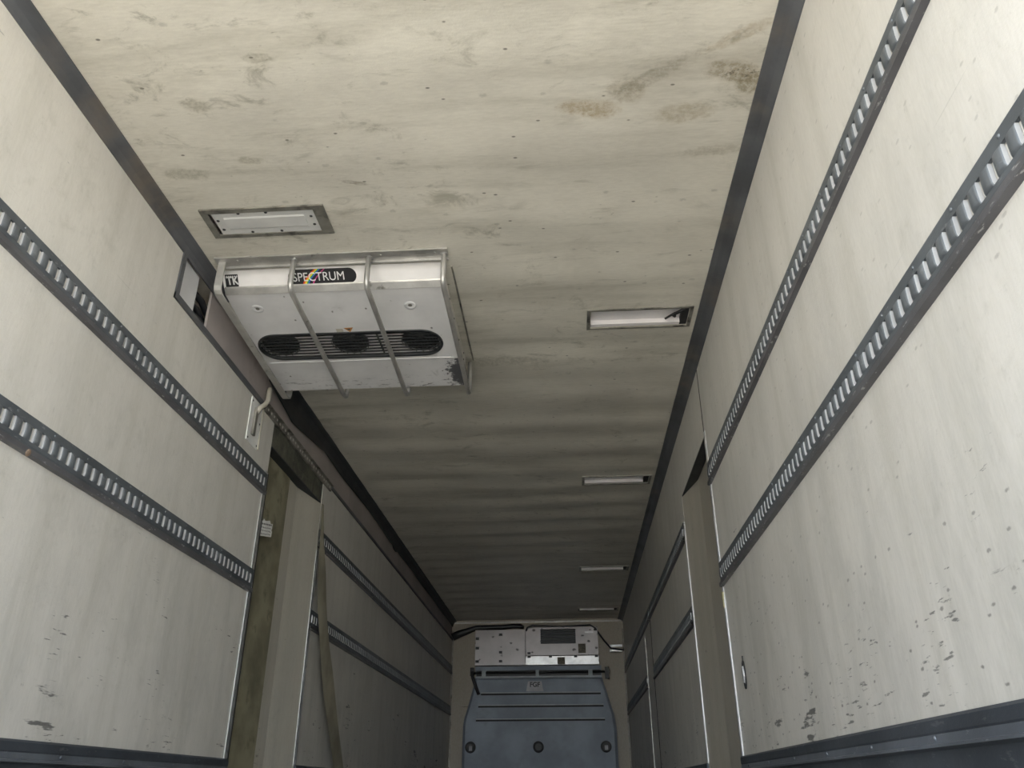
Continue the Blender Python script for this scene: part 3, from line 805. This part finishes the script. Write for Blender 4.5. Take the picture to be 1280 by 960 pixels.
hb.add([on_under(FX0 + 0.02, U2[0]), on_under(FX1 + 0.010, U2[0]), (FX1 + 0.01, 4.03, 2.06), (FX0 + 0.02, 4.03, 2.06), (FX1 + 0.01, 4.03, 2.10), (FX0 + 0.02, 4.03, 2.10)], [(0, 1, 2, 3), (3, 2, 4, 5)])
for x, x2 in ((FX0, FX0 + 0.02), (FX1, FX1 + 0.01)):    # cover side rims
    hb.add([(x, *U0), (x, *U1), (x2, *U2), (x2, 4.03, 2.06), (x2, 4.03, 2.10), (x, 3.715, 2.105), (x, 3.16, 2.165), (x, 3.10, 2.165)], [tuple(range(8))])
hs_ = hb.build('housing', M['housing'], ev, fixn=False)
# inner body behind the rims
ib = MB()
ib.prism_x([(3.075, 2.199), (3.12, 2.150), (3.18, 2.150), (3.40, 2.13), (3.42, 2.145), (3.72, 2.145), (3.74, 2.075), (3.99, 2.06), (3.99, 2.199)], FX0 + 0.012, FX1 - 0.004)
ib.build('side_casing', M['wall'], ev)
each('rivet', M['ink'], ev, [lambda m, a=yy, b=zz: m.disc_dome((FX1 - 0.004, a, b), (1, 0, 0), 0.006, 0.003, 8) for yy, zz in ((3.33, 2.17), (3.50, 2.16), (3.70, 2.15), (3.90, 2.14), (3.90, 2.18))])
fp = MB(); fp.prism_x([(3.058, 2.199), (3.124, 2.146), (3.130, 2.150), (3.070, 2.1995)], FX0, FX1)
fpo = fp.build('front_panel', M['facewhite'], ev)
ld = MB(); ld.prism_x([(3.118, 2.148), (3.122, 2.142), (3.146, 2.119), (3.152, 2.123), (3.13, 2.15)], FX0 + 0.004, FX1 - 0.0)
ld.build('edge_strip', M['steel'], ev)
cl = MB(); cl.prism_x([(3.703, 2.0505), (3.7045, 2.0475), (3.712, 2.0475), (3.7135, 2.0495)], OX0 + 0.01, FX1 - 0.03); cl.build('crease', M['white'], ev)
gk = MB(); gk.box(-0.492, -0.484, 3.10, 4.02, H - 0.004, H + 0.001); gk.build('gasket', M['framemetal'], ev)
# face normal frame for lettering
e1 = Vector((1, 0, 0)); e2 = (Vector((0, 3.058, 2.199)) - Vector((0, 3.124, 2.146))).normalized(); e3 = e1.cross(e2)  # up the slope, outwards
if e3.y > 0: e3 = -e3
def face_pt(x, s, lift=0.0):
    p = Vector((x, 3.058, 2.199)).lerp(Vector((x, 3.124, 2.146)), s)
    return p + e3 * lift
def face_plate(name, pts, mat, parent, lift, th=0.0012):
    m = MB(); n = len(pts)
    a = [face_pt(x, s, lift) for x, s in pts]; b_ = [face_pt(x, s, lift + th) for x, s in pts]
    m.add(a + b_, [tuple(range(n)), tuple(range(n, 2 * n))[::-1]] + [(i, (i + 1) % n, n + (i + 1) % n, n + i) for i in range(n)])
    return m.build(name, mat, parent)
def face_text(name, body, x, s, size, mat, parent, lift, sx=1.0, bold=0.0):
    cu = bpy.data.curves.new(name, 'FONT'); cu.body = body; cu.size = size; cu.extrude = 0.0003; cu.offset = bold
    cu.align_x = 'LEFT'; cu.align_y = 'CENTER'
    tmp = bpy.data.objects.new('tmp_text', cu)
    me = bpy.data.meshes.new_from_object(tmp)
    bpy.data.objects.remove(tmp); bpy.data.curves.remove(cu)
    base = Vector(parent['_o'])
    o_ = face_pt(x, s, lift) - base
    for v_ in me.vertices:
        v_.co = o_ + e1 * v_.co.x * sx + e2 * v_.co.y + e3 * v_.co.z
    me.materials.clear(); me.materials.append(mat)
    o = bpy.data.objects.new(name, me); COL.objects.link(o); o.parent = parent; o['_o'] = parent['_o']
    return o
BX0, BX1 = -1.265, -0.938
hh = 0.44; slope_len = 0.0846; rr = hh * slope_len
pill = []
for k in range(13):
    a = -math.pi / 2 + math.pi * k / 12
    pill.append((BX1 - rr + rr * math.cos(a), 0.54 + hh * math.sin(a)))
for k in range(13):
    a = math.pi / 2 + math.pi * k / 12
    pill.append((BX0 + rr + rr * math.cos(a), 0.54 + hh * math.sin(a)))
badge = face_plate('badge', pill, M['black'], ev, 0.0005)
badge['label'] = 'black rounded badge with white SPECTRUM lettering and rainbow stripe'
for j, cn in enumerate(('red', 'amber', 'yellow', 'green', 'blue', 'pink')):
    xb = -1.200 + j * 0.0062 + (0.016 if cn == 'pink' else 0)
    pts, back = [], []
    for k in range(7):
        u = k / 6
        s = 0.54 + hh * 0.98 * (1 - 2 * u)
        x = xb + 0.062 * u ** 1.4
        pts.append((x, s)); back.append((x + 0.0064, s))
    st = face_plate('rainbow_stripe', pts + back[::-1], M[cn], badge, 0.0018, 0.0003)
lt = face_text('lettering', 'SPECTRUM', -1.245, 0.56, 0.060, M['letter'], badge, 0.0024, 0.86, 0.0)
# square logo plate
lg = face_plate('logo_plate', [(-1.572, 0.93), (-1.510, 0.93), (-1.506, 0.22), (-1.568, 0.22)], M['black'], ev, 0.0005)
face_text('logo_letters', 'TK', -1.564, 0.60, 0.056, M['letter'], lg, 0.0020, 0.80, 0.0016)
for k in range(6):
    face_plate('logo_tooth', [(-1.564 + k * 0.0095, 0.36), (-1.560 + k * 0.0095, 0.27), (-1.556 + k * 0.0095, 0.36)], M['letter'], lg, 0.0018, 0.0003)
# grille
gr = MB()
lo2 = [on_under(x, y) for x, y in [(OX0 + (OX1 - OX0) / 2 + (x - (OX0 + OX1) / 2) * 1.0, y) for x, y in oval]]
def ringpts(r, dz):
    o = [(OX1 - OR + r * math.cos(a), OY + r * math.sin(a)) for a in [-math.pi / 2 + math.pi * k / K for k in range(K + 1)]] + \
        [(OX0 + OR + r * math.cos(a), OY + r * math.sin(a)) for a in [math.pi / 2 + math.pi * k / K for k in range(K + 1)]]
    return [(x, y, z + dz) for x, y, z in (on_under(a, b_) for a, b_ in o)]
rings = [ringpts(OR + 0.006, 0), ringpts(OR + 0.004, -0.006), ringpts(OR - 0.006, -0.006), ringpts(OR - 0.008, 0.01)]
n = len(rings[0])
gr.add([p for r_ in rings for p in r_], [(j * n + i, j * n + (i + 1) % n, (j + 1) * n + (i + 1) % n, (j + 1) * n + i) for j in range(3) for i in range(n)], 0, True)
go = gr.build('grille', M['grille'], ev)
sl = MB()
for k in range(8):
    y = OY - OR + (k + 0.7) * 2 * OR / 8.4
    hw = math.sqrt(max(0, OR ** 2 - (y - OY) ** 2))
    xa, xb = OX0 + OR - hw, OX1 - OR + hw
    z = on_under(0, y)[2]
    sl.prism_x([(y - 0.0028, z - 0.002), (y + 0.0028, z - 0.002), (y + 0.0028, z + 0.004), (y - 0.0028, z + 0.004)], xa, xb)
sl.build('slat', M['grille'], go)
each('cross_bar', M['grille'], go, [lambda m, xx=xx: m.box(xx - 0.004, xx + 0.004, OY - OR, OY + OR, 2.071, 2.078) for xx in (-1.24, -0.92)])
bk = MB(); bk.add([(x, y, z + 0.028) for x, y, z in (on_under(a, b_) for a, b_ in oval)], [tuple(range(len(oval)))])
bk.build('back_plate', M['facewhite'], go)
for i, fx in enumerate((-1.445, -1.078, -0.710)):
    fn = MB(); zc = on_under(0, OY)[2] + 0.012
    nn = 28
    fn.cyl((fx, OY, zc + 0.004), (fx, OY, zc + 0.020), 0.094, 28)
    fo = fn.build('fan', M['fan'], ev)
    wr_ = MB()
    for r_ in (0.02, 0.036, 0.052, 0.068, 0.084, 0.096):
        pts = [(fx + r_ * math.cos(2 * math.pi * q / 24), OY + r_ * math.sin(2 * math.pi * q / 24), zc - 0.004) for q in range(25)]
        wr_.tube(pts, 0.0018, 5, cap=False)
    for q in range(8):
        a = math.pi * q / 8
        wr_.tube([(fx + 0.096 * math.cos(a), OY + 0.096 * math.sin(a), zc - 0.002 - 0.012 * math.sin(a)), (fx - 0.096 * math.cos(a), OY - 0.096 * math.sin(a), zc - 0.002 + 0.012 * math.sin(a))], 0.0018, 5)
    wr_.build('wire_guard', M['grille'], fo)
# dished fasteners, warning label
for xx, yy in ((-1.463, 3.258), (-0.712, 3.275)):
    p = on_under(xx, yy)
    w_ = MB(); nn = 20
    v = []
    for r_, dz in ((0.030, -0.0005), (0.026, -0.004), (0.014, -0.002), (0.010, -0.0005)):
        v += [(p[0] + r_ * math.cos(2 * math.pi * q / nn), p[1] + r_ * math.sin(2 * math.pi * q / nn), p[2] + dz - 0.128 * r_ * math.sin(2 * math.pi * q / nn)) for q in range(nn)]
    w_.add(v, [(j * nn + q, j * nn + (q + 1) % nn, (j + 1) * nn + (q + 1) % nn, (j + 1) * nn + q) for j in range(3) for q in range(nn)], 0, True)
    w_.add([v[3 * nn + q] for q in range(nn)], [tuple(range(nn))], 1)
    w_.build('fastener', [M['white'], M['framemetal']], ev)
wlb = MB()
p = [on_under(x, y) for x, y in ((-1.12, 3.435), (-1.085, 3.435), (-1.085, 3.462), (-1.12, 3.462))]
wlb.add([(x, y, z - 0.001) for x, y, z in p], [(0, 1, 2, 3)], 0)
p = [on_under(x, y) for x, y in ((-1.080, 3.430), (-1.030, 3.428), (-1.052, 3.465))]
wlb.add([(x, y, z - 0.001) for x, y, z in p], [(0, 1, 2)], 1)
p = [on_under(x, y) for x, y in ((-1.066, 3.437), (-1.044, 3.436), (-1.054, 3.452))]
wlb.add([(x, y, z - 0.0014) for x, y, z in p], [(0, 1, 2)], 2)
wlb.build('warning_label', [M['cable'], M['orange'], M['ink']], ev)
# mounting frame and guard bars
mf = MB(); mf.box(-1.572, -0.490, 2.950, 3.022, H - 0.008, H - 0.0002); mf.box(-1.572, -0.490, 3.016, 3.022, H - 0.020, H)
for xx in (-1.47, -1.20, -0.80, -0.55):
    mf.disc_dome((xx, 2.975, H - 0.008), (0, 0, -1), 0.007, 0.004, 8)
mf.build('mounting_frame', M['steel'], ev)
def bar_path(x):
    P = [(2.985, 2.196), (2.984, 2.12), (2.984, 2.065), (2.990, 2.045), (3.004, 2.035), (3.03, 2.031), (3.30, 2.017), (3.70, 1.996), (3.96, 1.981), (3.995, 1.982), (4.022, 1.994), (4.034, 2.02), (4.04, 2.10), (4.045, 2.195)]
    return [(x, y, z) for y, z in P]
for xx in (-1.207, -0.856, -0.508):
    g_ = MB(); g_.tube(bar_path(xx), 0.0125, 12)
    g_.disc_dome((xx, 2.985, H - 0.012), (0, 0, -1), 0.018, 0.004, 12)
    g_.build('guard_bar', M['steel'], ev)
g_ = MB()     # flat bar at the left end
P = [(y, z) for _, y, z in bar_path(0)]
vs = []
for i, (y, z) in enumerate(P):
    a = Vector(P[max(i - 1, 0)]); b_ = Vector(P[min(i + 1, len(P) - 1)])
    t_ = (b_ - a).normalized(); nr = Vector((-t_.y, t_.x)) * 0.004
    for dx, sg in ((-0.017, -1), (0.017, -1), (0.017, 1), (-0.017, 1)):
        vs.append((-1.545 + dx, y + nr.x * sg, z + nr.y * sg))
g_.add(vs, [(i * 4 + k, i * 4 + (k + 1) % 4, (i + 1) * 4 + (k + 1) % 4, (i + 1) * 4 + k) for i in range(len(P) - 1) for k in range(4)])
g_.add(vs, [(0, 1, 2, 3)]); g_.add(vs[-4:], [(3, 2, 1, 0)])
gb = g_.build('guard_bar', M['steel'], ev)
gb['label'] = 'flat metal guard bar at the left end'

# ------------------------------------------------------------------ front wall fittings
YW = Y1
fu = empty('front_cooling_unit', (-0.44, YW, 1.55), 'scratched whitish metal cooling unit box high on the front wall above the grey bulkhead', 'cooling unit')
q = MB(); q.box(-1.315, -0.60, YW - 0.13, YW - 0.001, 1.565, 2.050); q.build('left_panel', M['scratched'], fu, bevel=0.004)
q = MB(); q.box(-0.60, 0.425, YW - 0.135, YW - 0.001, 1.565, 1.685); q.build('lower_panel', M['alu'], fu, bevel=0.004)
q = MB()
X0, X1, ZA, ZB = -0.595, 0.420, 1.690, 2.070
gx0, gx1, gz0, gz1 = -0.385, 0.110, 1.845, 2.045
yf, yb = YW - 0.16, YW - 0.001
q.box(X0, gx0, yf, yb, ZA, ZB); q.box(gx1, X1, yf, yb, ZA, ZB); q.box(gx0, gx1, yf, yb, ZA, gz0); q.box(gx0, gx1, yf, yb, gz1, ZB)
q.build('fan_panel', M['scratched'], fu)
q = MB()
q.box(gx0, gx1, YW - 0.09, YW - 0.08, gz0, gz1)
for k in range(7):
    z = gz0 + 0.012 + k * 0.028
    q.box(gx0, gx1, yf + 0.02, yf + 0.05, z, z + 0.006)
q.build('air_grille', M['grille'], fu)
each('catch', M['black'], fu, [lambda m, a=a, b_=b_: m.box(a - 0.022, a + 0.022, yf - 0.005, YW - 0.12, b_ - 0.014, b_ + 0.014) for (a, b_) in ((-0.55, 1.675), (-0.25, 1.675), (0.10, 1.675), (0.39, 1.675), (0.39, 2.03), (-0.55, 1.72), (-0.95, 1.62), (-0.95, 1.74), (-1.28, 1.80), (-1.28, 1.62), (-1.28, 1.93), (-0.95, 1.98))])
q = MB(); q.box(0.140, 0.245, yf - 0.002, yf, 1.715, 1.84); q.build('sticker', M['brownlabel'], fu)
q = MB(); q.box(-0.155, -0.05, YW - 0.138, YW - 0.134, 1.57, 1.665); q.build('sticker', M['brownlabel'], fu)
q = MB(); q.box(0.24, 0.36, yf - 0.006, yf, 1.985, 2.005); q.build('glare_strip', M['alu'], fu)
h = MB(); h.tube([(XL + 0.01, YW - 0.08, 1.965), (-1.55, YW - 0.07, 2.010), (-1.30, YW - 0.06, 2.092), (-0.95, YW - 0.06, 2.095), (-0.78, YW - 0.06, 2.110), (-0.69, YW - 0.07, 2.105), (-0.63, YW - 0.09, 2.09)], [0.055, 0.052, 0.035, 0.034, 0.032, 0.028, 0.022], 14)
tag(h.build('drain_hose', M['hose']), 'thick black hose across the top left of the front wall', 'hose')
h = MB(); h.tube([(-0.585, YW - 0.17, 2.02), (-0.57, YW - 0.17, 2.07), (-0.50, YW - 0.16, 2.095), (-0.10, YW - 0.15, 2.078), (0.32, YW - 0.15, 2.095), (0.39, YW - 0.16, 2.05), (0.50, YW - 0.10, 1.90), (0.60, YW - 0.06, 1.79), (0.70, YW - 0.05, 1.775), (XR - 0.004, YW - 0.05, 1.765)], 0.012, 8)
tag(h.build('black_cable', M['hose']), 'thin black cable looping over the front cooling unit to the right wall', 'cable')
for z, lab in ((1.825, 'upper pale metal clamp on the front wall near the right corner'), (1.762, 'lower bright metal clamp on the front wall near the right corner')):
    q = MB(); q.box(0.60, 0.76, YW - 0.035, YW - 0.001, z - 0.018, z + 0.018); q.box(0.585, 0.60, YW - 0.02, YW - 0.001, z - 0.022, z + 0.022)
    tag(q.build('wall_clamp', M['alu'], bevel=0.004), lab, 'clamp')

YB = YW - 0.20      # face of the air return bulkhead
k_ = YB / YW
bh = empty('air_bulkhead', (-0.41, YB, ZF), 'blue grey moulded plastic air return bulkhead standing against the front wall', 'bulkhead')
sc = lambda x, z: (x * k_, z * k_)
q = MB()
outl = [sc(*p) for p in ((-1.320, 1.425), (0.455, 1.425), (0.490, 1.30), (0.560, 1.06), (0.600, 0.93), (0.622, 0.75), (0.625, ZF), (-1.490, ZF), (-1.480, 0.80), (-1.462, 0.90), (-1.42, 1.03), (-1.345, 1.30))]
outl = [(x, max(z, ZF)) for x, z in outl]
n = len(outl); cxm = -0.43
ins_ = [(cxm + (x - cxm) * 0.965, z - (0.03 if z > 1.3 else 0)) for x, z in outl]
vs = [(x, YB + 0.19, z) for x, z in outl] + [(x, YB + 0.035, z) for x, z in outl] + [(x, YB, z) for x, z in ins_]
q.add(vs, [(j * n + i, j * n + (i + 1) % n, (j + 1) * n + (i + 1) % n, (j + 1) * n + i) for j in range(2) for i in range(n)])
q.add(vs[2 * n:], [tuple(range(n))])
q.build('body', M['bulk'], bh)
for zc, (xa, xb) in ((1.205, (-1.235, 0.43)), (1.045, (-1.27, 0.46)), (0.868, (-1.30, 0.47))):
    q = MB()
    xa, za = sc(xa, zc); xb, _ = sc(xb, zc)
    q.box(xa, xb, YB - 0.014, YB, za + 0.006, za + 0.020); q.box(xa, xb, YB - 0.004, YB, za - 0.016, za + 0.006, 1)
    q.build('rib', [M['scrimgrey'], M['seam']], bh)
for xc, latch in ((-1.368, True), (-0.444, False), (0.468, True)):
    q = MB(); x_, z_ = sc(xc, 0.528); nn = 28
    v = []
    for r_, dy in ((0.072, 0.0), (0.066, -0.016), (0.048, -0.014), (0.044, -0.002)):
        v += [(x_ + r_ * math.cos(2 * math.pi * a / nn), YB + dy, z_ + r_ * math.sin(2 * math.pi * a / nn)) for a in range(nn)]
    q.add(v, [(j * nn + a, j * nn + (a + 1) % nn, (j + 1) * nn + (a + 1) % nn, (j + 1) * nn + a) for j in range(3) for a in range(nn)], 0, True)
    q.add(v[3 * nn:], [tuple(range(nn))], 1)
    ro = q.build('ring_port', [M['black'], M['fan'] if not latch else M['black']], bh)
    if latch:
        q = MB(); q.box(x_ - 0.020, x_ + 0.024, YB - 0.022, YB - 0.004, z_ - 0.044, z_ + 0.018); q.build('latch', M['dimlabel'], ro, bevel=0.006)
q = MB()
pp = [sc(*p) for p in ((-0.60, 1.235), (-0.36, 1.235), (-0.375, 1.30), (-0.385, 1.365), (-0.575, 1.365), (-0.590, 1.30))]
n = len(pp)
q.add([(x, YB - 0.010, z) for x, z in pp] + [(x, YB + 0.002, z) for x, z in pp], [tuple(range(n)), tuple(range(n, 2 * n))[::-1]] + [(i, (i + 1) % n, n + (i + 1) % n, n + i) for i in range(n)])
np_ = q.build('name_plate', M['dimlabel'], bh)
cu = bpy.data.curves.new('name_letters', 'FONT'); cu.body = 'FGF'; cu.size = 0.085; cu.align_x = 'CENTER'; cu.align_y = 'CENTER'; cu.offset = 0.003
tmp = bpy.data.objects.new('tmp_text', cu); me = bpy.data.meshes.new_from_object(tmp); bpy.data.objects.remove(tmp)
x_, z_ = sc(-0.48, 1.320)
for v_ in me.vertices:
    v_.co = Vector((x_ + v_.co.x, YB - 0.0115, z_ + v_.co.y)) - Vector(bh['_o'])
me.materials.clear(); me.materials.append(M['ink'])
nl = bpy.data.objects.new('name_letters', me); COL.objects.link(nl); nl.parent = np_
# top box with slot and hinge bar
q = MB()
xa, za = sc(-1.320, 1.425); xb, zb = sc(0.455, 1.572)
q.box(xa, xb, YB + 0.06, YB + 0.19, za - 0.01, zb)
q.box(xa, xb, YB + 0.01, YB + 0.06, zb - 0.055, zb, 0)
q.box(xa, xb, YB + 0.0, YB + 0.07, za - 0.012, za + 0.014, 1)
q.box(xa + 0.01, xb - 0.01, YB + 0.052, YB + 0.062, za + 0.014, zb - 0.055, 2)
for a, w_ in ((-1.20, 0.028), (-0.445, 0.022), (0.30, 0.028)):
    a = a * k_
    q.box(a - w_, a + w_, YB - 0.004, YB + 0.06, za, zb - 0.052, 1)
q.build('top_rail', [M['bulk'], M['scrimgrey'], M['black']], bh)
q = MB(); q.cyl((sc(-1.38, 0)[0], YB + 0.012, 1.462), (sc(0.53, 0)[0], YB + 0.012, 1.462), 0.014, 12)
q.build('hinge_bar', M['black'], bh)
q = MB()
a = sc(-1.365, 1.50); b_ = sc(-1.262, 1.195)
q.tube([(a[0], YB - 0.01, a[1]), (a[0] + 0.01, YB - 0.02, 1.40), (b_[0], YB - 0.03, b_[1])], 0.022, 8)
q.box(a[0] - 0.025, a[0] + 0.025, YB - 0.02, YB + 0.03, 1.42, 1.53)
o_ = q.build('hinge_arm', M['black'], bh)
q = MB(); a = sc(0.530, 1.46)
q.box(a[0] - 0.028, a[0] + 0.028, YB - 0.02, YB + 0.03, 1.37, 1.52)
q.build('hinge_arm', M['black'], bh)

# rust spot on the lower left rail edge
q = MB(); q.disc_dome((XL + 0.016, 2.205, 0.934), (1, 0, -0.3), 0.012, 0.005, 10)
tag(q.build('rust_lump', M['rust']), 'small brown rust lump on the bottom edge of the lower left rail', 'rust')

for o in bpy.data.objects:
    if '_o' in o: del o['_o']
